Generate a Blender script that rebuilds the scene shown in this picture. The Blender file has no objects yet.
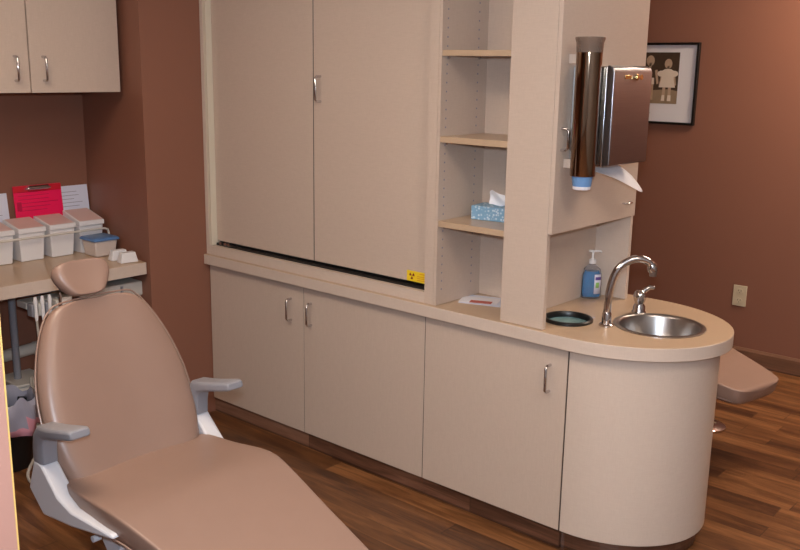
import bpy, bmesh, math, random
from mathutils import Vector, Matrix
random.seed(7)
sc = bpy.context.scene
C = sc.collection
PI = math.pi
V = Vector

# ------------------------------------------------------------------ materials
def principled(name, color, rough=.5, metal=0, **kw):
    m = bpy.data.materials.new(name); m.use_nodes = True
    b = m.node_tree.nodes['Principled BSDF']
    b.inputs['Base Color'].default_value = (*color, 1)
    b.inputs['Roughness'].default_value = rough
    b.inputs['Metallic'].default_value = metal
    for k, v in kw.items():
        b.inputs[k.replace('_', ' ')].default_value = v
    return m

def nodes(m): return m.node_tree.nodes, m.node_tree.links

def mottled(name, c1, c2, scale, rough=.5, stretch=(1, 1, 1), bump=0, bscale=200, bdist=.001, **kw):
    m = principled(name, c1, rough, **kw); n, l = nodes(m)
    tc = n.new('ShaderNodeTexCoord'); mp = n.new('ShaderNodeMapping')
    mp.inputs['Scale'].default_value = stretch
    no = n.new('ShaderNodeTexNoise'); no.inputs['Scale'].default_value = scale; no.inputs['Detail'].default_value = 4
    mx = n.new('ShaderNodeMix'); mx.data_type = 'RGBA'
    mx.inputs[6].default_value = (*c1, 1); mx.inputs[7].default_value = (*c2, 1)
    l.new(tc.outputs['Object'], mp.inputs[0]); l.new(mp.outputs[0], no.inputs[0])
    l.new(no.outputs[0], mx.inputs[0]); l.new(mx.outputs[2], n['Principled BSDF'].inputs['Base Color'])
    if bump:
        n2 = n.new('ShaderNodeTexNoise'); n2.inputs['Scale'].default_value = bscale; n2.inputs['Detail'].default_value = 3
        bp = n.new('ShaderNodeBump'); bp.inputs['Strength'].default_value = bump; bp.inputs['Distance'].default_value = bdist
        l.new(tc.outputs['Object'], n2.inputs[0]); l.new(n2.outputs[0], bp.inputs['Height'])
        l.new(bp.outputs[0], n['Principled BSDF'].inputs['Normal'])
    return m

def linen(name, c1, c2, rough=.5):
    # woven laminate print: two stretched noises crossed
    m = principled(name, c1, rough); n, l = nodes(m)
    tc = n.new('ShaderNodeTexCoord'); outs = []
    for st in ((900, 900, 60), (60, 60, 900)):
        mp = n.new('ShaderNodeMapping'); mp.inputs['Scale'].default_value = st
        no = n.new('ShaderNodeTexNoise'); no.inputs['Scale'].default_value = .55; no.inputs['Detail'].default_value = 2
        l.new(tc.outputs['Object'], mp.inputs[0]); l.new(mp.outputs[0], no.inputs[0]); outs.append(no.outputs[0])
    ad = n.new('ShaderNodeMath'); ad.operation = 'ADD'; l.new(outs[0], ad.inputs[0]); l.new(outs[1], ad.inputs[1])
    mr = n.new('ShaderNodeMapRange'); mr.inputs[1].default_value = .7; mr.inputs[2].default_value = 1.3
    l.new(ad.outputs[0], mr.inputs[0])
    mx = n.new('ShaderNodeMix'); mx.data_type = 'RGBA'
    mx.inputs[6].default_value = (*c1, 1); mx.inputs[7].default_value = (*c2, 1)
    l.new(mr.outputs[0], mx.inputs[0]); l.new(mx.outputs[2], n['Principled BSDF'].inputs['Base Color'])
    return m

def wood(name, cols, length, width, rough=.35, axis='xy', streak=14):
    """planks running along X (axis 'xy' lies flat, 'xz' stands up)"""
    m = principled(name, cols[0], rough); n, l = nodes(m); b = n['Principled BSDF']
    tc = n.new('ShaderNodeTexCoord'); sp = n.new('ShaderNodeSeparateXYZ'); l.new(tc.outputs['Object'], sp.inputs[0])
    u = sp.outputs[0]; v = sp.outputs[1 if axis == 'xy' else 2]
    def math_(op, a, bb=None, **k):
        q = n.new('ShaderNodeMath'); q.operation = op
        for i, x in enumerate((a, bb)):
            if x is None: continue
            if isinstance(x, (int, float)): q.inputs[i].default_value = x
            else: l.new(x, q.inputs[i])
        return q.outputs[0]
    row = math_('FLOOR', math_('DIVIDE', v, width))
    wn = n.new('ShaderNodeTexWhiteNoise'); wn.noise_dimensions = '1D'; l.new(row, wn.inputs['W'])
    uu = math_('ADD', math_('DIVIDE', u, length), math_('MULTIPLY', wn.outputs[0], 7.3))
    col = math_('FLOOR', uu)
    cb = n.new('ShaderNodeCombineXYZ'); l.new(row, cb.inputs[0]); l.new(col, cb.inputs[1])
    w2 = n.new('ShaderNodeTexWhiteNoise'); w2.noise_dimensions = '2D'; l.new(cb.outputs[0], w2.inputs['Vector'])
    # grain
    cg = n.new('ShaderNodeCombineXYZ')
    l.new(math_('MULTIPLY', u, 1.6), cg.inputs[0]); l.new(math_('MULTIPLY', v, streak), cg.inputs[1])
    l.new(math_('MULTIPLY', w2.outputs[0], 40), cg.inputs[2])
    g = n.new('ShaderNodeTexNoise'); g.inputs['Scale'].default_value = 1.7; g.inputs['Detail'].default_value = 6
    g.inputs['Roughness'].default_value = .62; g.inputs['Distortion'].default_value = .6
    l.new(cg.outputs[0], g.inputs[0])
    tone = math_('ADD', math_('MULTIPLY', w2.outputs[0], .30), math_('MULTIPLY', g.outputs[0], 1.08))
    rp = n.new('ShaderNodeValToRGB'); cr = rp.color_ramp
    while len(cr.elements) < len(cols): cr.elements.new(.5)
    for i, c in enumerate(cols):
        cr.elements[i].position = .28 + .72 * i / (len(cols) - 1) * .95; cr.elements[i].color = (*c, 1)
    l.new(tone, rp.inputs[0])
    # joints
    fv = math_('FRACT', math_('DIVIDE', v, width)); fu = math_('FRACT', uu)
    jv = math_('LESS_THAN', fv, .022); ju = math_('LESS_THAN', fu, .004)
    j = math_('MAXIMUM', jv, ju)
    mx = n.new('ShaderNodeMix'); mx.data_type = 'RGBA'; l.new(math_('MULTIPLY', j, .55), mx.inputs[0])
    l.new(rp.outputs[0], mx.inputs[6]); mx.inputs[7].default_value = (.02, .01, .006, 1)
    l.new(mx.outputs[2], b.inputs['Base Color'])
    return m

def emit(name, color, s):
    m = bpy.data.materials.new(name); m.use_nodes = True; n, l = nodes(m)
    b = n['Principled BSDF']; b.inputs['Base Color'].default_value = (.9, .9, .9, 1)
    b.inputs['Emission Color'].default_value = (*color, 1); b.inputs['Emission Strength'].default_value = s
    return m

M = {}
M['lam'] = linen('beige_linen_laminate', (.55, .435, .355), (.60, .48, .395), .42)
M['lam_counter'] = mottled('tan_counter_laminate', (.50, .355, .235), (.55, .395, .265), 60, .3)
M['lam_edge'] = linen('pale_edge_laminate', (.60, .485, .405), (.645, .53, .445), .42)
M['gap_shade'] = principled('dark_brown_gap_shade', (.09, .06, .045), .6)  # dark brown that paints shade into door gaps and below the counter
M['cream'] = principled('cream_inside', (.70, .63, .50), .5)
M['dark'] = principled('dark_gap', (.02, .016, .013), .6)
M['wall'] = mottled('terracotta_wall_paint', (.250, .104, .064), (.265, .111, .069), 3, .55, bump=.12, bscale=260)
M['wall_neutral'] = principled('pale_wall_paint', (.30, .27, .25), .7)
M['wall_pale'] = principled('pale_painted_jamb', (.46, .25, .20), .6)
M['yellow_trim'] = principled('yellow_edge_band', (.75, .50, .16), .5)
M['ceil'] = principled('white_ceiling_tile', (.75, .72, .66), .9)
M['floor'] = wood('wood_plank_floor', [(.024, .009, .004), (.072, .027, .011), (.155, .062, .022), (.30, .13, .048)], 1.1, .098, .3)
M['kick'] = wood('wood_plank_skirting', [(.04, .018, .011), (.11, .048, .028), (.20, .095, .058), (.27, .14, .09)], .9, .4, .35, 'xz', 18)
M['base_wood'] = wood('wood_base_moulding', [(.13, .062, .036), (.20, .095, .055), (.26, .125, .07)], 1.4, .4, .4, 'xz', 24)
M['vinyl'] = mottled('tan_vinyl', (.290, .186, .145), (.312, .201, .156), 14, .33, bump=.10, bscale=420, bdist=.0006)
M['grey'] = principled('grey_moulded_plastic', (.27, .27, .30), .4)
M['white_metal'] = principled('white_powder_coat', (.68, .68, .72), .32)
M['chrome'] = principled('polished_chrome', (.60, .58, .59), .08, 1)
M['steel'] = mottled('brushed_steel', (.30, .29, .31), (.37, .36, .38), 6, .3, stretch=(1, 1, 60), metal=1)
M['steel_side'] = principled('bright_steel_edge', (.75, .78, .80), .22, 1)
M['steel_bowl'] = principled('steel_bowl', (.42, .40, .39), .28, 1)
M['brown_steel'] = principled('smoky_steel_tube', (.30, .22, .16), .09, 1)
M['brass'] = principled('brass_lock', (.85, .62, .28), .25, 1)
M['clear'] = principled('clear_plastic_collar', (.36, .27, .22), .1, 0, Transmission_Weight=.6, IOR=1.3)
M['cupblue'] = principled('blue_paper_cup', (.16, .33, .62), .5)
M['white'] = principled('white_plastic', (.78, .76, .76), .4)
M['offwhite'] = principled('off_white_plastic', (.62, .58, .52), .45)
M['hose'] = principled('grey_rubber_hose', (.42, .38, .33), .45)
M['paper'] = principled('white_paper', (.82, .80, .84), .8)
M['sleeve'] = principled('pale_blue_paper', (.70, .72, .84), .4)
M['ink'] = principled('grey_print', (.28, .27, .33), .8)
M['pink'] = principled('bright_pink_acrylic', (.90, .008, .10), .3)
M['pinkdark'] = principled('dark_pink_print', (.52, .004, .06), .35)
M['pinkred'] = principled('red_clipboard_band', (.62, .01, .03), .3)
M['lidpink'] = principled('pale_pink_lid', (.72, .50, .46), .45)
M['tub'] = principled('milky_plastic_tub', (.66, .56, .50), .35)
M['bluelid'] = principled('blue_plastic_lid', (.09, .20, .42), .35)
M['black'] = principled('black_plastic', (.008, .008, .008), .35)
M['teal'] = principled('dull_teal_liner', (.20, .33, .33), .25)
M['bag'] = principled('plastic_bin_liner', (.50, .50, .62), .25, Transmission_Weight=.25)
M['bagpink'] = principled('pink_bag_print', (.72, .33, .40), .4)
M['tissue'] = principled('tissue_paper', (.86, .86, .9), .9)
M['yellow'] = principled('yellow_sticker', (.85, .60, .02), .5)
M['redink'] = principled('dark_red_print', (.22, .02, .01), .6)
M['orangeink'] = principled('orange_print', (.70, .30, .02), .6)
M['soapblue'] = principled('blue_liquid_soap', (.03, .36, .85), .12, Coat_Weight=.6, Transmission_Weight=.3)
M['soapclear'] = principled('clear_soap_bottle', (.80, .86, .96), .06, Transmission_Weight=.92, IOR=1.15)
M['purple'] = principled('purple_label', (.10, .05, .30), .4)
M['green'] = principled('green_label', (.25, .50, .12), .4)
M['redpaper'] = principled('red_printed_card', (.50, .12, .09), .7)
M['frame'] = principled('black_frame', (.008, .007, .007), .25)
M['mat'] = principled('white_mat_board', (.72, .69, .70), .7)
M['sepia_dark'] = mottled('sepia_dark', (.035, .018, .008), (.075, .042, .02), 25, .6)
M['sepia_mid'] = mottled('sepia_ground', (.25, .17, .10), (.34, .24, .15), 30, .6)
M['sepia_skin'] = principled('sepia_skin', (.48, .33, .22), .6)
M['sepia_pale'] = principled('sepia_dress', (.72, .60, .48), .6)
M['almond'] = principled('almond_plastic', (.62, .52, .36), .4)
M['lamp'] = emit('ceiling_lamp_lens', (1, .80, .62), 11)
def bluebox():
    m = principled('blue_patterned_card', (.16, .36, .55), .6); n, l = nodes(m)
    tc = n.new('ShaderNodeTexCoord'); vo = n.new('ShaderNodeTexVoronoi'); vo.inputs['Scale'].default_value = 90
    rp = n.new('ShaderNodeValToRGB'); rp.color_ramp.elements[0].color = (.62, .74, .82, 1); rp.color_ramp.elements[1].color = (.20, .38, .56, 1)
    rp.color_ramp.elements[0].position = .15; rp.color_ramp.elements[1].position = .5
    l.new(tc.outputs['Object'], vo.inputs[0]); l.new(vo.outputs[0], rp.inputs[0]); l.new(rp.outputs[0], n['Principled BSDF'].inputs['Base Color'])
    return m
M['bluebox'] = bluebox()

# ------------------------------------------------------------------ mesh helpers
class B:
    def __init__(s): s.bm = bmesh.new()
    def box(s, a, b, mat=None):
        vs = [s.bm.verts.new((x, y, z)) for x in (a[0], b[0]) for y in (a[1], b[1]) for z in (a[2], b[2])]
        for f in ((0, 1, 3, 2), (4, 6, 7, 5), (0, 4, 5, 1), (2, 3, 7, 6), (0, 2, 6, 4), (1, 5, 7, 3)):
            s.bm.faces.new([vs[i] for i in f])
        if mat is not None:
            for v in vs: v.co = mat @ v.co
        return s
    def prism(s, poly, lo, hi, ax='z'):
        def P(p, t): return {'z': (p[0], p[1], t), 'y': (p[0], t, p[1]), 'x': (t, p[0], p[1])}[ax]
        A = [s.bm.verts.new(P(p, lo)) for p in poly]; D = [s.bm.verts.new(P(p, hi)) for p in poly]
        n = len(poly); s.bm.faces.new(A); s.bm.faces.new(D)
        for i in range(n): s.bm.faces.new((A[i], A[(i+1) % n], D[(i+1) % n], D[i]))
        return s
    def loft(s, rings, cap=True, close=False):
        R = [[s.bm.verts.new(p) for p in r] for r in rings]; n = len(R[0])
        for a, b in zip(R, R[1:]):
            for i in range(n): s.bm.faces.new((a[i], a[(i+1) % n], b[(i+1) % n], b[i]))
        if cap: s.bm.faces.new(R[0]); s.bm.faces.new(R[-1])
        return s
    def tube(s, pts, r, n=12, cap=True):
        pts = [V(p) for p in pts]; rs = r if isinstance(r, (list, tuple)) else [r]*len(pts)
        up = None; rings = []
        for i, p in enumerate(pts):
            t = (pts[min(i+1, len(pts)-1)] - pts[max(i-1, 0)]).normalized()
            if up is None:
                up = V((0, 0, 1)) if abs(t.z) < .9 else V((1, 0, 0))
            u = t.cross(up).normalized(); w = u.cross(t).normalized(); up = w
            rings.append([p + rs[i]*(math.cos(a)*u + math.sin(a)*w) for a in [2*PI*k/n for k in range(n)]])
        return s.loft(rings, cap)
    def lathe(s, prof, c=(0, 0, 0), n=32, cap=True):
        c = V(c)
        return s.loft([[c + V((r*math.cos(2*PI*k/n), r*math.sin(2*PI*k/n), z)) for k in range(n)] for r, z in prof], cap)
    def done(s):
        bmesh.ops.recalc_face_normals(s.bm, faces=s.bm.faces); return s.bm

def curve(pts, k=8):
    pts = [V(p) for p in pts]; out = []
    P = [2*pts[0]-pts[1]] + pts + [2*pts[-1]-pts[-2]]
    for i in range(1, len(P)-2):
        for j in range(k):
            t = j/k; a, b, c, d = P[i-1], P[i], P[i+1], P[i+2]
            out.append(.5*((2*b)+(-a+c)*t+(2*a-5*b+4*c-d)*t*t+(-a+3*b-3*c+d)*t**3))
    out.append(pts[-1]); return out

def obj(name, b, mat, parent=None, bevel=0, seg=2, smooth=False, sub=0):
    bm = b.done() if isinstance(b, B) else b
    me = bpy.data.meshes.new(name); bm.to_mesh(me); bm.free()
    o = bpy.data.objects.new(name, me); C.objects.link(o)
    me.materials.append(M[mat] if isinstance(mat, str) else mat)
    if parent is not None:
        o.parent = parent; o.matrix_parent_inverse = Matrix.Translation(-parent.location) if parent.parent is None and parent.type == 'EMPTY' else Matrix()
    if bevel:
        md = o.modifiers.new('bevel', 'BEVEL'); md.width = bevel; md.segments = seg; md.limit_method = 'ANGLE'; md.angle_limit = math.radians(40)
    if sub:
        md = o.modifiers.new('sub', 'SUBSURF'); md.levels = sub; md.render_levels = sub
    if smooth or sub or bevel:
        for p in me.polygons: p.use_smooth = True
        if not sub: me.set_sharp_from_angle(angle=math.radians(42))
    return o

def tag(o, label, cat, group=None):
    o['label'] = label; o['category'] = cat
    if group: o['group'] = group
    return o
def thing(name, label, cat, loc, group=None):
    o = bpy.data.objects.new(name, None); C.objects.link(o); o.location = loc; o.empty_display_size = .05
    return tag(o, label, cat, group)
def struct(name, b, mat, bevel=0):
    o = obj(name, b, mat, None, bevel); o['kind'] = 'structure'; return o

# ------------------------------------------------------------------ key dimensions
CT = .80                       # countertop height
YU = -.014                     # front plane of the tall units
X0, X1, X2 = 1.387, 1.695, 1.873
YB = .5874; XW = 1.729
TOP = 2.25; H = 2.6
FW = 2.60                      # far wall

# ------------------------------------------------------------------ room
struct('floor', B().box((-.8, -5.2, -.05), (5.6, 2.72, 0)), 'floor')
struct('ceiling', B().box((-.8, -5.2, H), (5.6, 2.72, H+.05)), 'ceil')
# left wall: block beside the tall cabinets; its slanted end is the side of the alcove
struct('wall_left', B().prism([(0, -.328), (0, FW), (-.72, FW), (-.72, -.262), (-.6, -.265)], 0, H), 'wall')
struct('wall_alcove', B().prism([(-.6, -.265), (-.72, -.262), (-.72, -5.1), (-.6, -5.1)], 0, H), 'wall')
struct('wall_far', B().box((-.72, FW, 0), (5.5, FW+.1, H)), 'wall')
struct('wall_right', B().box((5.4, -5.1, 0), (5.5, FW, H)), 'wall_neutral')
struct('wall_near', B().box((-.6, -5.1, 0), (5.4, -5.0, H)), 'wall_neutral')
struct('baseboard_far', B().prism([(FW, 0), (FW-.014, 0), (FW-.014, .085), (FW-.006, .1), (FW, .1)], .005, 5.39, 'x'), 'base_wood')
# near partition end at the left border of the picture
struct('wall_partition', B().box((1.86, -5.0, 0), (2.06, -1.985, H)), 'wall_pale')
struct('trim_1', B().box((2.050, -1.9848, 0), (2.0605, -1.982, H)), 'yellow_trim')

# ------------------------------------------------------------------ handles
def handle(parent, c, axis, length=.096, out=.03, d=(0, -1, 0), r=.0054, name='handle'):
    c = V(c); a = V(axis); d = V(d); h = length/2
    pts = [c - a*h, c - a*h + d*(out-.008), c - a*(h-.008) + d*out, c + a*(h-.008) + d*out, c + a*h + d*(out-.008), c + a*h]
    return obj(name, B().tube(pts, r, 10), 'chrome', parent, smooth=True)

# ------------------------------------------------------------------ base cabinets
XB, XC, XD = .656, 1.3405, 1.973
def base_cab(x0, x1, label, doors):
    t = thing('base_cabinet', label, 'cabinet', (x0, .3, 0), 'base cabinets under the counter')
    obj('body', B().box((x0+.002, .02, .078), (x1-.001, .60, .7515)), 'gap_shade', t)  # body coloured dark to stand in for shade behind the doors
    obj('toe_kick', B().box((x0+.001, .010, 0), (x1, .58, .076)), 'kick', t)
    for a, b, hx in doors:
        d = obj('door', B().box((a+.0022, -.001, .074), (b-.0022, .019, .7455)), 'lam', t, .001)
        obj('gap_shade_strip', B().box((b-.0020, .0018, .075), (b-.0003, .0175, .745)), 'gap_shade', d)  # added dark strip, paints the shade in the gap between doors
        handle(d, (hx, 0, .631), (0, 0, 1))
base_cab(0, XC, 'beige two-door base cabinet under the counter, left of the single-door one', [(.004, XB, .577), (XB, XC, .705)])
base_cab(XC, XD, 'beige single-door base cabinet with its handle at upper right, beside the curved end', [(XC, XD+.0005, 1.905)])

def ell(cx, cy, rx, ry, a0, a1, n):
    return [(cx+rx*math.cos(math.radians(a0+(a1-a0)*i/n)), cy+ry*math.sin(math.radians(a0+(a1-a0)*i/n))) for i in range(n+1)]
t = thing('curved_end_cabinet', 'rounded beige cabinet end carrying the sink counter', 'cabinet', (2.1, .33, 0))
pl = [(XD+.0012, .005)] + ell(1.985, .330, .364, .325, -90, 90, 40) + [(XD+.002, .650), (XD+.002, .632)] + ell(1.985, .330, .346, .302, 90, -90, 40) + [(XD+.0012, .030)]
obj('curved_panel', B().prism(pl, .07, .7515), 'lam_edge', t, .0015)
pl = [(XD+.002, .022)] + ell(1.985, .330, .338, .303, -90, 90, 32) + [(XD+.002, .638)]
obj('toe_kick', B().prism(pl, 0, .069), 'kick', t)

# ------------------------------------------------------------------ countertop with sink and chute holes
def filled(outer, holes, z0, z1):
    bm = bmesh.new()
    for loop in [outer] + holes:
        vs = [bm.verts.new((x, y, z1)) for x, y in loop]
        for i in range(len(vs)): bm.edges.new((vs[i], vs[(i+1) % len(vs)]))
    bmesh.ops.triangle_fill(bm, use_beauty=True, use_dissolve=False, edges=bm.edges[:])
    r = bmesh.ops.extrude_face_region(bm, geom=bm.faces[:])
    for e in r['geom']:
        if isinstance(e, bmesh.types.BMVert): e.co.z = z0
    bmesh.ops.recalc_face_normals(bm, faces=bm.faces); return bm
def circ(cx, cy, r, n=48): return [(cx+r*math.cos(2*PI*i/n), cy+r*math.sin(2*PI*i/n)) for i in range(n)]
SX, SY = 2.141, .330; HX, HY = 1.868, .165
out = [(0.002, -.032)] + ell(1.975, .325, .415, .357, -90, 90, 56) + [(0.002, .682)]
ct = obj('countertop', filled(out, [circ(SX, SY, .143), circ(HX, HY, .076)], .753, CT), 'lam_counter', None, .002)
tag(ct, 'long tan countertop with a rounded sink end', 'countertop')
ct.data.materials.append(M['lam_edge'])
for p in ct.data.polygons:
    if abs(p.normal.z) < .5: p.material_index = 1

# sink
t = thing('sink', 'round stainless steel sink set in the counter end', 'sink', (SX, SY, CT))
obj('basin', B().lathe([(.160, .0005), (.160, .003), (.148, .005), (.142, .002), (.138, -.006), (.128, -.09), (.118, -.122), (.095, -.14), (.03, -.146), (.03, -.148), (.096, -.143), (.120, -.125), (.130, -.09), (.1405, -.006), (.1415, .0005)], (SX, SY, CT), 64, False), 'steel_bowl', t, smooth=True)
obj('drain', B().lathe([(.001, -.144), (.022, -.144), (.03, -.141), (.033, -.1445), (.033, -.1455), (.001, -.1455)], (SX, SY, CT), 32), 'chrome', t, smooth=True)
# waste chute
t = thing('waste_chute', 'black-rimmed round waste chute opening in the counter', 'waste chute', (HX, HY, CT))
obj('ring', B().lathe([(.089, .0005), (.089, .008), (.085, .012), (.079, .012), (.076, .006), (.0745, -.004), (.075, -.03), (.0755, -.03), (.0758, .0005)], (HX, HY, CT), 56, False), 'black', t, smooth=True)
obj('liner', B().lathe([(.0735, -.008), (.0735, -.014), (.070, -.022), (.0001, -.018), (.0001, -.012), (.069, -.009)], (HX, HY, CT), 40, False), 'teal', t, smooth=True)

# faucet
R = V((.757, .653, 0)); F0 = V((2.005, .194, CT))
def fp(s, z): return F0 + R*s + V((0, 0, z))
t = thing('faucet', 'tall curved chrome gooseneck faucet between chute and sink', 'faucet', F0)
obj('escutcheon', B().lathe([(.0001, .0005), (.026, .0005), (.026, .006), (.022, .009), (.017, .01), (.0165, .045), (.012, .055), (.0001, .056)], F0, 32), 'chrome', t, smooth=True)
pts = curve([fp(0, .03), fp(.001, .09), fp(.006, .14), (fp(.020, .19)), fp(.046, .224), fp(.083, .242), fp(.118, .240), fp(.143, .224), fp(.151, .200)], 6)
obj('spout', B().tube(pts, [.0135]*(len(pts)-9)+[.013, .0135, .0145, .016, .0175, .018, .018, .0175, .017], 18), 'chrome', t, smooth=True)
obj('aerator', B().lathe([(.0001, -.014), (.0125, -.014), (.0135, 0), (.0135, .012), (.0001, .012)], fp(.1515, .196), 20), 'steel_bowl', t, smooth=True)
# valve
L0 = V((2.005, .444, CT))
t = thing('tap_valve', 'short chrome lever valve standing behind the sink', 'tap', L0)
obj('valve_body', B().lathe([(.0001, .0005), (.027, .0005), (.027, .005), (.023, .010), (.022, .026), (.018, .033), (.018, .04), (.023, .052), (.0245, .066), (.021, .078), (.012, .086), (.0001, .088)], L0, 32), 'chrome', t, smooth=True)
obj('lever', B().tube([L0+R*.002+V((0, 0, .072)), L0+R*.018+V((0, 0, .088)), L0+R*.034+V((0, 0, .098)), L0+R*.050+V((0, 0, .096))], [.009, .0095, .008, .0065], 14), 'chrome', t, smooth=True)

# ------------------------------------------------------------------ tall cabinet with two big doors
t = thing('tall_cabinet', 'tall beige cabinet with two big doors and a radiation sticker', 'cabinet', (.69, .3, CT))
obj('body', B().box((.002, .06, CT+.001), (X0-.001, YB, TOP)), 'lam', t)
obj('side_stile', B().box((.002, YU, CT+.001), (.021, .059, TOP)), 'lam_edge', t)
obj('inner_reveal', B().box((.0215, YU+.003, .845), (.040, .058, TOP)), 'cream', t)
obj('side_stile', B().box((1.343, YU, CT+.001), (X0-.001, .059, TOP)), 'lam', t)
obj('bottom_rail', B().box((.0215, YU, CT+.001), (1.3425, .059, .843)), 'lam_edge', t)
d1 = obj('door', B().box((.042, .020, .8655), (.6992, .039, TOP)), 'lam', t, .001)
d2 = obj('door', B().box((.7045, .020, .8655), (1.342, .039, TOP)), 'lam', t, .001)
obj('gap_shade_strip', B().box((.6994, .0215, .867), (.7042, .0385, TOP-.001)), 'dark', d1)  # added dark strip in place of the shadow line between the tall doors
handle(d2, (.745, .020, 1.588), (0, 0, 1), .1)
tr = obj('track', B().box((.045, .012, .8435), (1.338, .040, .8555)).box((.045, .034, .8555), (1.338, .040, .8635)), 'black', t)
tr['label'] = 'black sliding track below the doors'
g = B()
for x in (.068, .10, .125): g.box((x, .010, .850), (x+.017, .020, .862))
obj('roller', g, 'chrome', tr)
g = B().box((1.325, .009, .846), (1.333, .02, .862)); obj('end_stop', g, 'chrome', tr)
# sticker
stk = obj('warning_sticker', B().box((1.226, .0188, .8665), (1.341, .0199, .908)), 'yellow', d2)
stk['label'] = 'yellow radiation warning sticker'
g = B(); cx, cz = 1.252, .888
for a in (30, 150, 270):
    a = math.radians(a)
    pl = [(cx+.0035*math.cos(a-.5), cz+.0035*math.sin(a-.5)), (cx+.0135*math.cos(a-.52), cz+.0135*math.sin(a-.52)), (cx+.0140*math.cos(a), cz+.0140*math.sin(a)), (cx+.0135*math.cos(a+.52), cz+.0135*math.sin(a+.52)), (cx+.0035*math.cos(a+.5), cz+.0035*math.sin(a+.5))]
    g.prism(pl, .0180, .0187, 'y')
g.lathe([(.0001, -.0004), (.0016, -.0004), (.0016, .0004), (.0001, .0004)], (cx, .0184, cz), 8)
obj('trefoil_mark', g, 'redink', stk)
g = B()
for z, a, b in ((.900, 1.290, 1.316), (.8895, 1.278, 1.334), (.882, 1.278, 1.330), (.8745, 1.278, 1.334)): g.box((a, .0181, z-.0012), (b, .0187, z+.0012))
obj('print', g, 'orangeink', stk)

# ------------------------------------------------------------------ open bookcase + broad column + niche
t = thing('open_bookcase', 'narrow open shelf unit beside a broad beige column', 'bookcase', (1.6, .3, CT))
obj('side_panel', B().box((X0, YU, CT+.001), (X0+.012, YB, TOP)), 'lam', t)
obj('back_panel', B().box((X0+.0125, .262, CT+.001), (XW-.0165, .278, TOP)), 'lam', t)
obj('column', B().box((X1, YU, CT+.001), (X2, .006, TOP)), 'lam', t, .001)
obj('niche_panel', B().box((XW-.016, .0065, CT+.001), (XW, YB, TOP)), 'lam', t)
obj('end_panel', B().box((XW-.016, YB+.0005, CT+.001), (X2, YB+.020, 1.70)), 'lam_edge', t, .001)
SH = [(1.117, 1.142), (1.431, 1.456), (1.736, 1.759)]
SH = [(1.104, 1.126), (1.415, 1.437), (1.722, 1.742)]
for a, b in SH:
    obj('shelf', B().box((X0+.0125, YU+.002, a), (X1-.0005, .2615, b)).box((X1-.0005, .0065, a), (XW-.0165, .2615, b)), 'lam_counter', t, .0008)
g = B()
for yy in (.018, .205):
    z = .86
    while z < 2.2:
        if all(abs(z-(a+b)/2) > .017 for a, b in SH): g.box((X0+.0118, yy-.003, z-.003), (X0+.0126, yy+.003, z+.003))
        z += .032
o = obj('pin_holes', g, 'ink', t); o['kind'] = 'stuff'; o['label'] = 'rows of small shelf pin holes'
for a, b in SH:
    for yy in (.018, .205):
        obj('shelf_pin', B().lathe([(.0001, -.009), (.005, -.009), (.006, -.001), (.0001, -.001)], (X0+.019, yy, a), 10), 'chrome', t, smooth=True)

# hanging cabinet
XH = 1.889
t = thing('hanging_cabinet', 'beige cabinet hung on the column end above the sink niche', 'cabinet', (1.80, .3, 1.137))
obj('body', B().box((XW+.001, .0068, 1.14), (X2-.001, YB-.0005, TOP)), 'lam', t)
d = obj('door', B().box((X2+.0005, YU+.001, 1.137), (XH, YB-.001, TOP)), 'lam', t, .001)
handle(d, (XH, .016, 1.455), (0, 0, 1), .07, .026, (1, 0, 0), .005)
handle(d, (XH, .505, 1.195), (0, 1, 0), .05, .018, (1, 0, 0), .003)

# cup dispenser
c = V((1.977, .013, 0))
t = thing('cup_dispenser', 'tall smoky steel cup dispenser tube above the counter', 'cup dispenser', (c.x, c.y, 1.34))
obj('tube', B().lathe([(.0405, 1.342), (.0415, 1.345), (.0415, 1.755), (.0395, 1.755), (.0395, 1.342)], c, 40, False), 'brown_steel', t, smooth=True)
obj('collar', B().lathe([(.0418, 1.735), (.0425, 1.745), (.0435, 1.765), (.0475, 1.776), (.0475, 1.782), (.043, 1.783), (.0405, 1.776), (.0398, 1.757), (.0416, 1.756)], c, 40, False), 'clear', t, smooth=True)
for z in (1.36, 1.70):
    obj('mounting_bracket', B().box((XH+.0005, .036, z), (1.947, .048, z+.03)), 'lam_edge', t, .001)
cup = obj('paper_cup', B().lathe([(.0001, 1.298), (.0275, 1.298), (.029, 1.300), (.0375, 1.365), (.0001, 1.366)], c, 32), 'cupblue', None, smooth=True)
tag(cup, 'blue paper cup poking out below the dispenser tube', 'cup')
obj('white_band', B().lathe([(.0278, 1.2975), (.0293, 1.2998), (.0306, 1.3085), (.0300, 1.3085), (.028, 1.2985)], c, 32, False), 'paper', cup, smooth=True)

# paper towel dispenser
y0, y1, z0, z1 = .064, .330, 1.370, 1.696; xf = 2.043; xb = XH+.0008
t = thing('paper_towel_dispenser', 'brushed steel paper towel dispenser with a brass lock', 'towel dispenser', (1.95, .19, z0))
pr = [(xb, z0-.004), (xf-.028, z0-.001), (xf-.028, z1-.003), (xb, z1-.003)]
obj('case', B().prism(pr, y0+.003, y1-.003, 'y'), 'steel_side', t, .003)
pr = [(xf-.027, z0), (xf-.002, z0+.004), (xf, z0+.01), (xf, z1-.02), (xf-.006, z1-.006), (xf-.02, z1), (xf-.027, z1)]
cv = obj('front_cover', B().prism(pr, y0, y1, 'y'), 'steel', t, .003)
g = B().lathe([(.0001, 0), (.011, 0), (.011, .003), (.006, .005), (.0001, .005)], (0, 0, 0), 24)
for v in g.bm.verts: v.co = V((xf+v.co.z+.0005, (y0+y1)/2+.02+v.co.x, z1-.036+v.co.y))
lk = obj('lock', g, 'brass', t, smooth=True)
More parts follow.
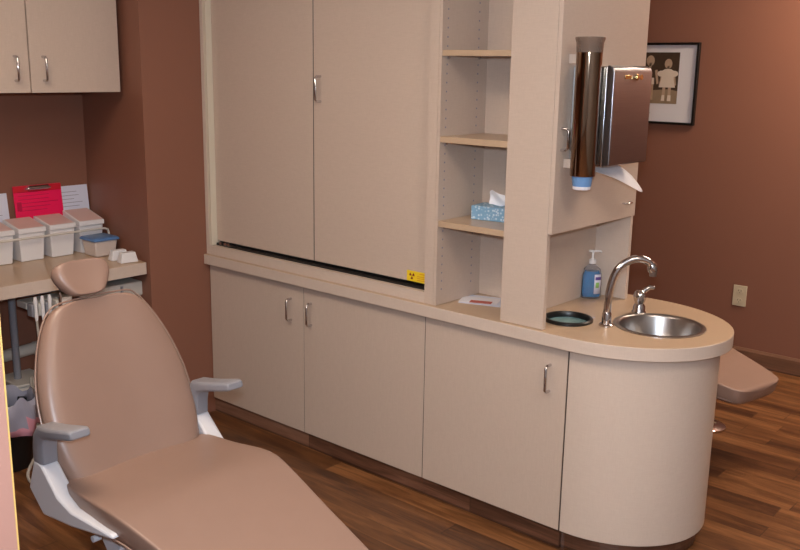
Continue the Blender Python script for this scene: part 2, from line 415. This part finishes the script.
g = B().box((xf+.005, .200, z1-.040), (xf+.012, .222, z1-.032)).lathe([(.0001, -.001), (.010, -.001), (.010, .001), (.0001, .001)], (0, 0, 0), 16)
for v in list(g.bm.verts)[8:]: v.co = V((xf+.010+v.co.z*1.5, .232+v.co.x, z1-.036+v.co.y*.9))
obj('key', g, 'brass', lk)
obj('key_plate', B().box((xf+.0003, .135, z1-.042), (xf+.0013, .178, z1-.030)), 'brass', t, .002)
# towel: folded sheet hanging from the slot
def sheet(name, rows, mat, parent=None, th=.0012, sub=1):
    bm = bmesh.new(); G = [[bm.verts.new(p) for p in r] for r in rows]
    for a, b in zip(G, G[1:]):
        for i in range(len(a)-1): bm.faces.new((a[i], a[i+1], b[i+1], b[i]))
    o = obj(name, bm, mat, parent, smooth=True)
    md = o.modifiers.new('solid', 'SOLIDIFY'); md.thickness = th; md.offset = 0
    if sub: md = o.modifiers.new('sub', 'SUBSURF'); md.levels = sub; md.render_levels = sub
    return o
o = sheet('paper_towel', [[(1.93, .09, 1.366), (1.93, .17, 1.366), (1.935, .24, 1.366), (1.935, .30, 1.366)],
                          [(1.965, .10, 1.350), (1.968, .18, 1.345), (1.970, .25, 1.350), (1.965, .30, 1.352)],
                          [(2.00, .12, 1.340), (2.01, .20, 1.322), (2.018, .265, 1.312), (1.998, .325, 1.325)],
                          [(2.03, .17, 1.322), (2.055, .24, 1.285), (2.062, .30, 1.262), (2.030, .350, 1.270)]], 'paper')
tag(o, 'white paper towel hanging from the steel dispenser slot', 'paper towel')

# soap bottle
s0 = V((1.758, .520, CT+.0008))
t = thing('soap_bottle', 'clear pump bottle of blue hand soap standing in the niche', 'soap bottle', s0)
def oval(rx, ry, z, n=28): return [s0 + R*(rx*math.cos(2*PI*k/n)) + V((-R.y, R.x, 0))*(ry*math.sin(2*PI*k/n)) + V((0, 0, z)) for k in range(n)]
obj('bottle', B().loft([oval(.036, .021, 0), oval(.040, .025, .006), (oval(.040, .026, .06)), oval(.038, .025, .095), oval(.032, .022, .117), oval(.018, .017, .130), oval(.012, .012, .134), oval(.012, .012, .139)]), 'soapclear', t, smooth=True)
obj('liquid', B().loft([oval(.031, .018, .006), oval(.034, .020, .012), oval(.034, .021, .06), oval(.032, .020, .095), oval(.026, .017, .108)]), 'soapblue', t, smooth=True)
g = B(); 
def lab(a, b, z0, z1, off):
    fr = -V((-R.y, R.x, 0)); gg = []
    for z in (z0, z1):
        gg.append([s0 + R*x + fr*(.0262*math.sqrt(max(0, 1-(x/.0402)**2))+off) + V((0, 0, z)) for x in [a+(b-a)*i/6 for i in range(7)]])
    return gg
lb = sheet('label', lab(.006, .034, .020, .098, .0008), 'sleeve', t, .0005, 0)
sheet('print', lab(.010, .034, .076, .088, .0016), 'purple', lb, .0004, 0)
sheet('print', lab(.012, .026, .044, .066, .0016), 'green', lb, .0004, 0)
obj('pump_collar', B().lathe([(.0001, .138), (.0135, .138), (.0145, .141), (.0135, .154), (.006, .157), (.0045, .16), (.0045, .182), (.0001, .183)], s0, 24), 'white', t, smooth=True)
obj('pump_head', B().box(s0+V((-.008, -.006, .182)), s0+V((.008, .006, .191))).tube([s0-R*.016+V((0, 0, .187)), s0+R*.030+V((0, 0, .187)), s0+R*.034+V((0, 0, .182))], [.0055, .0045, .0035], 10), 'white', t, .001)

# tissue box
rt = Matrix.Translation((1.462, .107, 1.1268)) @ Matrix.Rotation(math.radians(9), 4, 'Z')
t = thing('tissue_box', 'blue patterned tissue box on the lower shelf', 'tissue box', (1.5, .15, 1.1268))
obj('box', B().box((0, 0, 0), (.215, .105, .052), rt), 'bluebox', t, .0015)
g = []
for i in range(5):
    r = []
    for j in range(6):
        u = j/5; w = i/4
        r.append(rt @ V((.045+.085*u, .052+.030*math.sin(w*3+u*4)*(.3+w)*.5, .0525+.062*w*(1-.45*abs(u-.3)*1.6)+.004*math.sin(u*9))))
    g.append(r)
o = sheet('tissue', g, 'tissue', None, .0012, 2); tag(o, 'white tissue tuft sticking out of the blue box', 'tissue')
# leaflets on the counter in the bookcase
def card(name, x, y, w, d, rot, mat, z, label, cat, group=None, parent=None):
    m = Matrix.Translation((x, y, z)) @ Matrix.Rotation(math.radians(rot), 4, 'Z')
    o = obj(name, B().box((-w/2, -d/2, 0), (w/2, d/2, .0012), m), mat, parent)
    if label: tag(o, label, cat, group)
    return o
card('leaflet', 1.51, .185, .21, .14, 18, 'sleeve', CT+.0006, 'pale printed leaflet lying under the red-banded one in the open shelf', 'leaflet')
a = card('leaflet', 1.475, .165, .15, .09, 24, 'paper', CT+.002, 'printed leaflet with a red band on top of the paler one', 'leaflet')
card('red_band', 1.497, .142, .085, .035, 24, 'redpaper', CT+.0034, None, None, parent=a)

# ------------------------------------------------------------------ picture and outlet on the far wall
t = thing('framed_picture', 'black framed sepia photograph of two children on the far wall', 'picture', (.97, FW-.012, 1.37))
px0, px1, pz0, pz1 = .74, 1.232, 1.372, 1.846
g = B()
for a, b in (((px0, pz0), (px1, pz0+.014)), ((px0, pz1-.014), (px1, pz1)), ((px0, pz0+.014), (px0+.014, pz1-.014)), ((px1-.014, pz0+.014), (px1, pz1-.014))):
    g.box((a[0], FW-.026, a[1]), (b[0], FW-.001, b[1]))
obj('frame', g, 'frame', t, .001)
obj('mat_board', B().box((px0+.0145, FW-.010, pz0+.0145), (px1-.0145, FW-.002, pz1-.0145)), 'mat', t)
qx0, qx1, qz0, qz1 = .855, 1.112, 1.492, 1.790
ph = obj('photograph', B().box((qx0, FW-.0112, qz0), (qx1, FW-.0103, qz1)), 'sepia_dark', t)
obj('ground', B().prism([(qx0, qz0), (qx1, qz0), (qx1, qz0+.075), (1.06, qz0+.085), (qx0, qz0+.07)], FW-.0116, FW-.0113, 'y'), 'sepia_mid', ph)
def child(cx, s, dress):
    y = FW-.0121
    g = B(); z = qz0+.02
    def poly(P): g.prism([(cx+a*s, z+b*s) for a, b in P], y, y+.0003, 'y')
    poly([(-.030, 0), (-.012, 0), (-.008, .09), (-.026, .09)]); poly([(.008, 0), (.026, 0), (.026, .09), (.008, .09)])
    poly([(-.052, .085), (-.040, .085), (-.026, .16), (-.040, .165)]); poly([(.044, .085), (.056, .09), (.044, .165), (.030, .16)])
    poly([(-.007, .175), (.007, .175), (.007, .20), (-.007, .20)])
    poly([(.024*math.cos(a), .212+.029*math.sin(a)) for a in [2*PI*k/16 for k in range(16)]])
    sk = obj('figure', g, 'sepia_skin', ph)
    g = B(); y -= .0004
    if dress:
        poly([(-.052, .075), (.052, .075), (.040, .12), (.036, .172), (.018, .182), (-.018, .182), (-.036, .172), (-.040, .12)])
        y -= .0004
        poly([(.058*math.cos(a)*.45-.04, .155+.018*math.sin(a)) for a in [2*PI*k/10 for k in range(10)]])
        poly([(.058*math.cos(a)*.45+.04, .155+.018*math.sin(a)) for a in [2*PI*k/10 for k in range(10)]])
        poly([(-.032, -.004), (-.010, -.004), (-.011, .03), (-.028, .03)]); poly([(.006, -.004), (.030, -.004), (.028, .03), (.009, .03)])
    else:
        poly([(-.030, .085), (.030, .085), (.028, .12), (-.028, .12)])
    obj('clothing', g, 'sepia_pale', sk)
child(1.045, 1.0, True); child(.93, 1.08, False)
obj('caption_line', B().box((.86, FW-.0107, 1.432), (.95, FW-.0102, 1.436)), 'ink', t)

t = thing('wall_outlet', 'almond electrical outlet on the far wall right of the sink', 'outlet', (1.596, FW-.003, .40))
obj('cover_plate', B().box((1.557, FW-.007, .345), (1.636, FW-.0008, .468)), 'almond', t, .002)
for z in (.378, .434):
    r = obj('receptacle', B().prism([(1.5965+.019*math.cos(a), z+.0165*math.sin(a)) for a in [2*PI*k/20 for k in range(20)]], FW-.0095, FW-.0072, 'y'), 'almond', t, .0006)
    obj('slots', B().box((1.588, FW-.0102, z), (1.5905, FW-.0096, z+.009)).box((1.6025, FW-.0102, z), (1.605, FW-.0096, z+.008)).box((1.5945, FW-.0102, z-.010), (1.5985, FW-.0096, z-.006)), 'dark', r)

# ------------------------------------------------------------------ alcove: wall cabinets, desk
t = thing('wall_cabinet', 'beige wall cabinet over the alcove desk, doors with chrome handles', 'cabinet', (-.38, -.9, 1.555))
obj('body', B().box((-.598, -2.0, 1.556), (-.171, -.333, 2.35)), 'lam', t)
for a, b, hy in ((-.750, -.337, -.694), (-1.157, -.753, -.815), (-1.566, -1.160, -1.49), (-1.973, -1.569, -1.61)):
    d = obj('door', B().box((-.170, a+.0015, 1.553), (-.151, b-.0015, 2.35)), 'lam', t, .0012)
    handle(d, (-.151, hy, 1.650), (0, 0, 1), .096, .03, (1, 0, 0))

o = obj('desk_top', B().prism([(-.027, -2.4), (-.598, -2.4), (-.598, -.269), (-.027, -.329)], .745, CT), 'lam_counter', None, .0015)
tag(o, 'tan laminate desk top fixed across the alcove', 'desk')
o.data.materials.append(M['lam_edge'])
for p in o.data.polygons:
    if abs(p.normal.z) < .5: p.material_index = 1

# white lidded bins: front faces +X
def bin_(yc, first, label, lidrot=0):
    x1 = -.400; w = .062; z = CT+.0008; dd = .135; h = .128
    t = thing('storage_bin', label, 'bin', (x1-dd/2, yc, z), 'white lidded bins in the rack')
    g = B().loft([[(x1-.008, yc-w+.009, z), (x1-.008, yc+w-.009, z), (x1-dd+.006, yc+w-.009, z), (x1-dd+.006, yc-w+.009, z)],
                  [(x1, yc-w, z+h), (x1, yc+w, z+h), (x1-dd, yc+w, z+h), (x1-dd, yc-w, z+h)]])
    obj('bin_body', g, 'white', t, .004)
    # lid: rim and raised sloping pink label panel
    zz = z+h+.001; k = lidrot
    g = B().prism([(x1+.008, zz), (x1+.008, zz+.022), (x1-dd-.004, zz+.050+k), (x1-dd-.004, zz+.022+k), (x1-dd+.01, zz+k*.9)], yc-w-.003, yc+w+.003, 'y')
    ld = obj('lid', g, 'white', t, .003)
    s = (.028+k)/(dd+.012)
    g = B().prism([(x1+.002, zz+.0225+s*.006), (x1+.002, zz+.0235+s*.006), (x1-dd+.002, zz+.0235+s*(dd+.006)), (x1-dd+.002, zz+.0225+s*(dd+.006))], yc-w+.004, yc+w-.004, 'y')
    obj('label_panel', g, 'lidpink', ld)
NB = ['white lidded bin left of the red clipboard, cut by the picture edge', 'white lidded bin below the left half of the red clipboard',
      'white lidded bin below the right half of the red clipboard', 'white lidded bin nearest the alcove corner, its lid ajar']
for i, y in enumerate((-.815, -.668, -.521, -.374)):
    bin_(y, i == 0, NB[i], .012 if i == 3 else 0)
# rack rail
t = thing('bin_rack', 'pale tubular rack rail running in front of the white bins', 'rack', (-.38, -.66, CT))
pts = [(-.375, -1.06, CT+.006), (-.375, -1.06, .90)] + [(-.375, -1.05, .912)] + [(-.375, -.322, .912), (-.375, -.304, .905), (-.375, -.299, .89), (-.375, -.299, CT+.006)]
obj('front_rail', B().tube(pts, .0055, 10), 'offwhite', t, smooth=True)
obj('base_rail', B().tube([(-.388, -1.06, CT+.0055), (-.56, -1.06, CT+.0055)], .005, 10), 'offwhite', t, smooth=True)
obj('base_rail', B().tube([(-.388, -.299, CT+.0055), (-.48, -.299, CT+.0055)], .005, 10), 'offwhite', t, smooth=True)

# papers leaning on the wall
def leaning(name, ya, yb, zt, mat, label, cat, xo=0, lines=True, group=None, xt=-.592):
    m = B()
    xb_, = (-.558+xo,)
    def P(y, z, off=0): return V((xb_+(xt+xo-xb_)*(z-CT)/(zt-CT)+off, y, z))
    m.loft([[P(ya, CT+.001), P(yb, CT+.001), P(yb, CT+.001, .004), P(ya, CT+.001, .004)], [P(ya, zt), P(yb, zt), P(yb, zt, .004), P(ya, zt, .004)]])
    o = obj(name, m, mat, None); tag(o, label, cat, group)
    if lines:
        g = B(); z = zt-.03; i = 0
        while z > .99:
            random.seed(i+int(ya*100)); L = (yb-ya)*(.45+.4*random.random())
            a = ya+.02
            g.loft([[P(a, z, .0045), P(a+L, z, .0045), P(a+L, z, .0052), P(a, z, .0052)], [P(a, z+.0022, .0045), P(a+L, z+.0022, .0045), P(a+L, z+.0022, .0052), P(a, z+.0022, .0052)]])
            z -= .017; i += 1
        obj('print', g, 'pinkdark' if mat == 'pink' else 'ink', o)
    return o, P
leaning('paper_sheet', -.455, -.276, 1.098, 'sleeve', 'printed sheet leaning on the wall right of the red clipboard', 'paper')
leaning('paper_sheet', -.90, -.68, 1.09, 'sleeve', 'printed sheet leaning on the wall left of the red clipboard', 'paper')
o, P = leaning('clipboard', -.655, -.420, 1.118, 'pink', 'bright pink-red clipboard leaning behind the white bins', 'clipboard', .012)
g = B(); a = [P(-.655, 1.088, .0043), P(-.420, 1.088, .0043), P(-.420, 1.088, .0052), P(-.655, 1.088, .0052)]
g.loft([a, [P(-.655, 1.1175, .0043), P(-.420, 1.1175, .0043), P(-.420, 1.1175, .0052), P(-.655, 1.1175, .0052)]])
obj('top_band', g, 'pinkred', o)
g = B(); g.tube([P(-.585, 1.106, .012), P(-.488, 1.106, .012)], .011, 14).tube([P(-.596, 1.104, .012), P(-.477, 1.104, .012)], .005, 10)
obj('clip', g, 'chrome', o, smooth=True)
g = B(); g.loft([[P(-.645, 1.005, .0045), P(-.623, 1.005, .0045), P(-.623, 1.005, .0054), P(-.645, 1.005, .0054)], [P(-.645, 1.045, .0045), P(-.623, 1.045, .0045), P(-.623, 1.045, .0054), P(-.645, 1.045, .0054)]])
obj('dark_stamp', g, 'pinkdark', o)

# blue-lidded tub
t = thing('plastic_tub', 'small milky tub with a blue lid on the alcove desk', 'tub', (-.31, -.37, CT))
def sq(cx, cy, h, z): return [(cx-h, cy-h, z), (cx+h, cy-h, z), (cx+h, cy+h, z), (cx-h, cy+h, z)]
obj('tub_body', B().loft([sq(-.318, -.384, .050, CT+.0008), sq(-.318, -.384, .058, CT+.074)]), 'tub', t, .006)
obj('lid', B().loft([sq(-.318, -.384, .066, CT+.0745), sq(-.318, -.384, .066, CT+.084), sq(-.318, -.384, .058, CT+.090)]), 'bluelid', t, .004)

# two white blocks
for i, (x, y, lb_) in enumerate(((-.088, -.386, 'small white plastic rest with sloping sides nearest the front edge of the desk'), (-.165, -.384, 'small white plastic rest with sloping sides between its twin and the tub'))):
    rt2 = Matrix.Translation((x, y, CT+.0008)) @ Matrix.Rotation(math.radians(-6), 4, 'Z')
    g = B().loft([[rt2 @ V(p) for p in ((-.022, -.043, 0), (.022, -.043, 0), (.022, .043, 0), (-.022, .043, 0))],
                  [rt2 @ V(p) for p in ((-.020, -.040, .012), (.020, -.040, .012), (.020, .040, .012), (-.020, .040, .012))],
                  [rt2 @ V(p) for p in ((-.016, -.032, .046), (.016, -.032, .046), (.016, .032, .046), (-.016, .032, .046))]])
    o = obj('instrument_rest', g, 'white', None, .003); tag(o, lb_, 'instrument rest', 'white rests on the desk')

# ------------------------------------------------------------------ delivery unit under the desk
t = thing('delivery_unit', 'off-white dental delivery unit mounted under the alcove desk', 'dental unit', (-.2, -.6, .60))
obj('housing', B().box((-.42, -.60, .635), (-.085, -.315, .702)).box((-.42, -.60, .600), (-.10, -.315, .632)), 'offwhite', t, .006)
obj('mount_plate', B().box((-.34, -.87, .708), (-.15, -.34, .7435)), 'grey', t, .004)
obj('latch', B().box((-.084, -.432, .66), (-.078, -.422, .695)), 'grey', t)
hd = obj('handle', B().tube(curve([(-.086, -.345, .645), (-.05, -.352, .615), (.0, -.345, .580), (.012, -.346, .566), (-.01, -.352, .560)], 5), .008, 10), 'offwhite', t, smooth=True)
hb = obj('holder_bar', B().box((-.16, -.880, .672), (-.075, -.605, .702)), 'offwhite', t, .005)
for i, (y, y2, z2) in enumerate(((-.868, -.83, .42), (-.838, -.850, .30), (-.806, -.795, .34), (-.760, -.82, .36))):
    obj('instrument_holder', B().box((-.074, y-.012, .648), (-.030, y+.012, .702)), 'grey' if i in (0, 2) else 'offwhite', t, .005)
    obj('handpiece', B().lathe([(.0001, .63), (.005, .632), (.008, .655), (.007, .700), (.009, .715), (.006, .735), (.0001, .737)], (-.020, y, 0), 14), 'chrome' if i == 3 else 'white', t, smooth=True)
    pts = curve([(-.020, y, .640), (-.018, y+.003, .56), (-.03, (y+y2)/2, .47), (-.06, y2, z2), (-.14, y2+.02, z2-.14), (-.24, -.80+.01*i, z2-.15), (-.27, -.79+.01*i, .31)], 7)
    obj('hose', B().tube(pts, .0055, 8), 'hose', t, smooth=True)
obj('screen_panel', B().box((-.074, -.742, .640), (-.060, -.660, .700)), 'white', t, .004)
# long pale hose drooping to the floor beside the chair
pts = curve([(-.02, -.700, .66), (.00, -.80, .60), (.02, -.865, .50), (.03, -.895, .36), (.04, -.90, .22), (.05, -.945, .10), (.09, -1.01, .035), (.16, -1.01, .008), (.24, -.95, .008), (.34, -.93, .008)], 8)
obj('hose', B().tube(pts, .0065, 8), 'hose', t, smooth=True)
# services: white drain pipe and grey junction box
t = thing('wall_pipe', 'thick white pipe along the alcove wall under the desk', 'pipe', (-.55, -.95, .33))
obj('pipe', B().tube([(-.56, -1.55, .30), (-.56, -.60, .345)], .028, 18), 'offwhite', t, smooth=True)
obj('elbow', B().tube(curve([(-.56, -.62, .344), (-.56, -.58, .34), (-.56, -.565, .31), (-.56, -.565, .0)], 5), .031, 18), 'offwhite', t, smooth=True)
t = thing('utility_box', 'grey upright service box standing under the desk', 'utility box', (-.34, -.74, 0))
obj('case', B().box((-.46, -.845, .001), (-.28, -.70, .27)), 'offwhite', t, .008)
obj('riser_pipe', B().tube([(-.37, -.80, .2835), (-.37, -.80, .70)], .016, 14), 'grey', t, smooth=True)
obj('cap', B().box((-.467, -.852, .271), (-.273, -.693, .283)), 'offwhite', t, .003)

# bin with liner
b0 = V((-.13, -.985, 0))
t = thing('waste_bin', 'black waste bin under the left end of the desk', 'waste bin', b0)
obj('bin_body', B().lathe([(.0001, .001), (.095, .001), (.118, .26), (.122, .26), (.122, .268), (.112, .268), (.09, .012), (.0001, .012)], b0, 36), 'black', t, smooth=True)
bm = bmesh.new(); rings = []
for k, (r, z) in enumerate([(.106, .20), (.116, .29), (.121, .31), (.129, .295), (.134, .24), (.131, .19), (.134, .165)]):
    ring = []
    for j in range(48):
        a = 2*PI*j/48; w = .006*math.sin(a*7+k)+.004*math.sin(a*13+2*k)
        if k >= 4: w *= 1.2
        ring.append(bm.verts.new(b0+V(((r+w)*math.cos(a), (r+w)*math.sin(a), z+(.012*math.sin(a*5+.5*k)+.008*math.sin(a*9)) if k > 0 else z))))
    rings.append(ring)
for a, b in zip(rings, rings[1:]):
    for j in range(48): bm.faces.new((a[j], a[(j+1) % 48], b[(j+1) % 48], b[j]))
bmesh.ops.recalc_face_normals(bm, faces=bm.faces)
o = obj('bin_liner', bm, 'bag', None, smooth=True); tag(o, 'thin plastic liner bag draped over the black waste bin', 'bin liner')
md = o.modifiers.new('solid', 'SOLIDIFY'); md.thickness = .001
o.data.materials.append(M['bagpink'])
for p in o.data.polygons:
    if p.center.z < .215 and (p.center-b0).xy.length > .125: p.material_index = 1

# ------------------------------------------------------------------ dental chair
def cushion(rings, name, mat, parent, sub=2):
    return obj(name, B().loft(rings), mat, parent, sub=sub)
def rrect(c, u, w, hu, hw, k=.72):
    """rounded 8-gon-ish ring in plane (u,w)"""
    c, u, w = V(c), V(u), V(w)
    P = [(-1, -k), (-1, k), (-1, .96), (-.97, 1), (-k-.04, 1), (0, 1.02), (k+.04, 1), (.97, 1), (1, .96), (1, k), (1, -k), (k, -1), (0, -1), (-k, -1)]
    return [c+u*(a*hu)+w*(b*hw) for a, b in P]

def dental_chair(label, seat_z=.475, arms=True, drop=1.0, thick=1.0):
    """built facing +X with its centre line on y=0, rear of the seat at x=0"""
    t = thing('dental_chair', label, 'dental chair', (0, 0, 0), 'dental chairs')
    # seat and leg rest, one upholstered cushion
    ys = V((0, 1, 0)); th = .042
    st = [(-.035, .222, .000, .030), (-.015, .250, .006, .042), (.03, .266, .007, .054), (.13, .270, .008, .055), (.23, .282, .020, .056), (.30, .286, .023, .056), (.37, .276, .006, .052),
          (.55, .250, -.050, .046), (.70, .230, -.092, .044), (.86, .208, -.140, .040), (1.02, .186, -.19, .036), (1.10, .160, -.212, .034), (1.135, .135, -.222, .026)]
    st = [(x, hw, dz*drop if x > .5 else dz, hh*thick) for x, hw, dz, hh in st]
    rings = []
    for i, (x, hw, dz, hh) in enumerate(st):
        a = st[max(i-1, 0)]; b = st[min(i+1, len(st)-1)]
        tn = V((b[0]-a[0], 0, b[2]-a[2])).normalized(); w = tn.cross(ys)
        if w.z < 0: w = -w
        rings.append(rrect((x, 0, seat_z-hh+dz), ys, w, hw, hh, .72))
    s = cushion(rings, 'seat_cushion', 'vinyl', t)
    # welt line along the seat sides
    for sgn in (-1, 1):
        pts = [(x, sgn*(hw+.0005), seat_z-hh*1.3+dz) for x, hw, dz, hh in st[1:-1]]
        obj('seat_piping', B().tube(curve(pts, 3), .0028, 8), 'vinyl', s, smooth=True)
    # backrest
    d = V((-.41, 0, .92)).normalized(); n = V((.92, 0, .41)).normalized(); o0 = V((.035, 0, seat_z-.045))
    bk = [(.0, .175, .020), (.02, .215, .034), (.08, .245, .040), (.18, .262, .040), (.29, .260, .040), (.38, .244, .039), (.46, .218, .037), (.525, .186, .035), (.565, .155, .032), (.586, .105, .024)]
    rings = []
    for q, hw, hh in bk:
        # concave centre: front face dished
        c = o0 + d*q - n*hh
        P = [(-1, -.7), (-1, .55), (-.80, 1.05), (-.45, .74), (0, .42), (.45, .74), (.80, 1.05), (1, .55), (1, -.7), (.6, -1), (0, -1.1), (-.6, -1)]
        rings.append([c+ys*(a*hw)+n*(b*hh) for a, b in P])
    bkr = cushion(rings, 'backrest', 'vinyl', t)
    pts = [o0+d*q+ys*(-hw-.0005)-n*(hh*1.0) for q, hw, hh in bk[1:]] + [o0+d*(q+.004)+ys*(hw+.0005)-n*(hh*1.0) for q, hw, hh in bk[:0:-1]]
    obj('back_piping', B().tube(curve(pts, 3), .003, 8), 'vinyl', bkr, smooth=True)
    obj('back_shell', B().loft([[o0+d*q+ys*(a*w)-n*z for a, z in ((-1, .078), (1, .078), (1, .100), (-1, .100))] for q, w in ((.03, .15), (.2, .17), (.4, .15), (.5, .10))]), 'white_metal', t, .006)
    # headrest
    hc = o0 + d*.652 + n*.012 + V((0, -.022, 0))
    rings = []
    for q, hw, hh in ((-.060, .044, .016), (-.048, .062, .027), (-.022, .084, .033), (.012, .101, .034), (.040, .096, .031), (.056, .068, .020)):
        c = hc+d*q-n*hh
        P = [(-1, -.5), (-1, .5), (-.78, 1.0), (-.4, .78), (0, .70), (.4, .78), (.78, 1.0), (1, .5), (1, -.5), (.6, -1), (0, -1.1), (-.6, -1)]
        rings.append([c+ys*(a*hw)+n*(b*hh) for a, b in P])
    hr = cushion(rings, 'headrest', 'vinyl', t)
    obj('headrest_post', B().tube([o0+d*.42-n*.085+V((0, -.02, 0)), o0+d*.60-n*.075+V((0, -.03, 0)), o0+d*.645-n*.04+V((0, -.035, 0))], .013, 12), 'chrome', t, smooth=True)
    if arms:
        for sgn in (-1, 1):
            yi, yo = sgn*.245, sgn*.300
            zb = seat_z
            # faceted white arm bracket; outline in XZ
            U = [(-.095, zb+.062), (-.055, zb+.062), (.030, zb-.015), (.10, zb-.035), (.305, zb-.030)]
            Lw = [(.315, zb-.040), (.285, zb-.048), (.10, zb-.082), (-.06, zb-.100), (-.135, zb-.035)]
            g = B().prism(U+Lw, min(yi, yo), max(yi, yo), 'y')
            br = obj('arm_bracket', g, 'white_metal', t, .006)
            ar = thing_part = None
            # grey arm: post curving into a pad that rises to the front
            def ring(c, dx, w, h):
                c = V(c); dx = V(dx).normalized(); u = ys; v = dx.cross(u).normalized()
                return [c+u*(a*w)+v*(b*h) for a, b in ((-1, -.6), (-1, .6), (-.8, 1), (.8, 1), (1, .6), (1, -.6), (.8, -1), (-.8, -1))]
            yc = sgn*.272; X = -.075
            rg = [ring((X, yc, zb+.060), (0, 0, 1), .027, .031), ring((X+.001, yc, zb+.105), (0, 0, 1), .027, .031), ring((X+.008, yc, zb+.137), (.3, 0, 1), .028, .029),
                  ring((X+.026, yc, zb+.160), (1, 0, .9), .030, .024), ring((X+.060, yc, zb+.168), (1, 0, .25), .033, .017), ring((X+.10, yc, zb+.177), (1, 0, .22), .034, .0155),
                  ring((X+.195, yc, zb+.200), (1, 0, .22), .034, .0145), ring((X+.208, yc, zb+.202), (1, 0, .22), .030, .011)]
            a_ = obj('armrest', B().loft(rg), 'grey', t, smooth=True); 
            md = a_.modifiers.new('bevel', 'BEVEL'); md.width = .003; md.segments = 2; md.limit_method = 'ANGLE'
            a_['label'] = 'grey moulded armrest'
    # base frame, lift arm and pedestal
    zb = seat_z-.09
    obj('seat_pan', B().loft([[(x, y, z) for x, y, z in ((a, -w, zz), (a, w, zz), (a, w, zz-.03), (a, -w, zz-.03))] for a, w, zz in ((.0, .19, zb), (.32, .20, zb), (.6, .17, zb-.065))]), 'white_metal', t, .005)
    for sgn in (-1, 1):
        y_a, y_b = sorted((sgn*.205, sgn*.225))
        obj('side_plate', B().prism([(.16, zb+.01), (.33, zb+.032), (.47, zb-.035), (.45, zb-.11), (.20, zb-.13), (.13, zb-.05)], y_a, y_b, 'y'), 'white_metal', t, .004)
    obj('release_lever', B().tube([(.25, -.23, zb-.02), (.19, -.245, zb-.10)], .008, 10).tube([(.14, -.235, zb-.03), (.14, -.26, zb-.03)], .010, 10), 'white_metal', t, smooth=True)
    obj('lift_column', B().loft([[(.12, -.10, .06), (.34, -.10, .06), (.34, .10, .06), (.12, .10, .06)], [(.14, -.09, zb-.03), (.34, -.09, zb-.03), (.34, .09, zb-.03), (.14, .09, zb-.03)]]), 'white_metal', t, .01)
    obj('base_plate', B().prism([(-.15, -.17), (-.05, -.22), (.55, -.20), (.66, -.12), (.66, .12), (.55, .20), (-.05, .22), (-.15, .17)], .001, .058), 'white_metal', t, .012, 3)
    return t

def set_root(t, loc, rz):
    t.location = loc; t.rotation_euler = (0, 0, rz)
ch = dental_chair('tan dental chair with grey armrests in front of the beige cabinets')
set_root(ch, (1.145, -1.152, 0), 0)
ch2 = dental_chair('second tan dental chair, only its foot end showing beyond the curved counter', .53, False, .68, 1.25)
set_root(ch2, (1.135, 1.41, 0), math.radians(-12))

t = thing('foot_control', 'small chrome foot control disc on the floor beyond the curved cabinet', 'foot control', (1.90, 1.50, 0))
obj('disc', B().lathe([(.0001, .001), (.085, .001), (.085, .012), (.07, .022), (.03, .026), (.0001, .026)], (1.90, 1.50, 0), 32), 'chrome', t, smooth=True)
obj('knob', B().lathe([(.0001, .0265), (.02, .0265), (.018, .045), (.0001, .048)], (1.90, 1.50, 0), 20), 'chrome', t, smooth=True)

# ------------------------------------------------------------------ ceiling lights
def troffer(x, y, power, label):
    t = thing('ceiling_light', label, 'ceiling light', (x, y, H-.05), 'ceiling lights')
    g = B()
    for a, b in (((-.62, -.32), (.62, -.29)), ((-.62, .29), (.62, .32)), ((-.62, -.29), (-.59, .29)), ((.59, -.29), (.62, .29))):
        g.box((x+a[0], y+a[1], H-.03), (x+b[0], y+b[1], H-.0005))
    obj('frame', g, 'white', t)
    m = M['lamp'].copy(); m.node_tree.nodes['Principled BSDF'].inputs['Emission Strength'].default_value = power
    obj('lens', B().box((x-.588, y-.288, H-.022), (x+.588, y+.288, H-.010)), m, t)
troffer(1.3, -1.7, 8.5, 'ceiling light over the near dental chair')
troffer(3.6, -1.2, 6.5, 'ceiling light to the right of the cabinets')
troffer(3.3, -3.6, 6, 'ceiling light behind the camera')
troffer(2.6, 2.0, 14, 'ceiling light over the far dental chair')

# on-camera flash, weak
lf = bpy.data.lights.new('camera_flash', 'POINT'); lf.energy = 85; lf.color = (.74, .86, 1.0); lf.shadow_soft_size = .045
lo = bpy.data.objects.new('camera_flash', lf); C.objects.link(lo); lo.location = (3.46, -2.62, 1.78)

w = bpy.data.worlds.new('world'); sc.world = w; w.use_nodes = True
w.node_tree.nodes['Background'].inputs[0].default_value = (.9, .8, .75, 1); w.node_tree.nodes['Background'].inputs[1].default_value = .3

# ------------------------------------------------------------------ camera
cam = bpy.data.cameras.new('camera'); co = bpy.data.objects.new('camera', cam); C.objects.link(co)
yaw, pit, rol, f = .7117, -.2236, .0163, 914.0
F = V((-math.sin(yaw)*math.cos(pit), math.cos(yaw)*math.cos(pit), math.sin(pit)))
Rt = V((math.cos(yaw), math.sin(yaw), 0)); U = Rt.cross(F)
r_ = math.cos(rol)*Rt + math.sin(rol)*U; u_ = -math.sin(rol)*Rt + math.cos(rol)*U
mt = Matrix((r_, u_, -F)).transposed().to_4x4(); mt.translation = (3.4846, -2.6410, 1.6798)
co.matrix_world = mt
cam.sensor_width = 36; cam.lens = f/800*36; cam.clip_start = .05
sc.camera = co
vs = sc.view_settings; vs.view_transform = 'Standard'; vs.look = 'None'; vs.gamma = 1; vs.use_curve_mapping = False; vs.exposure = .8
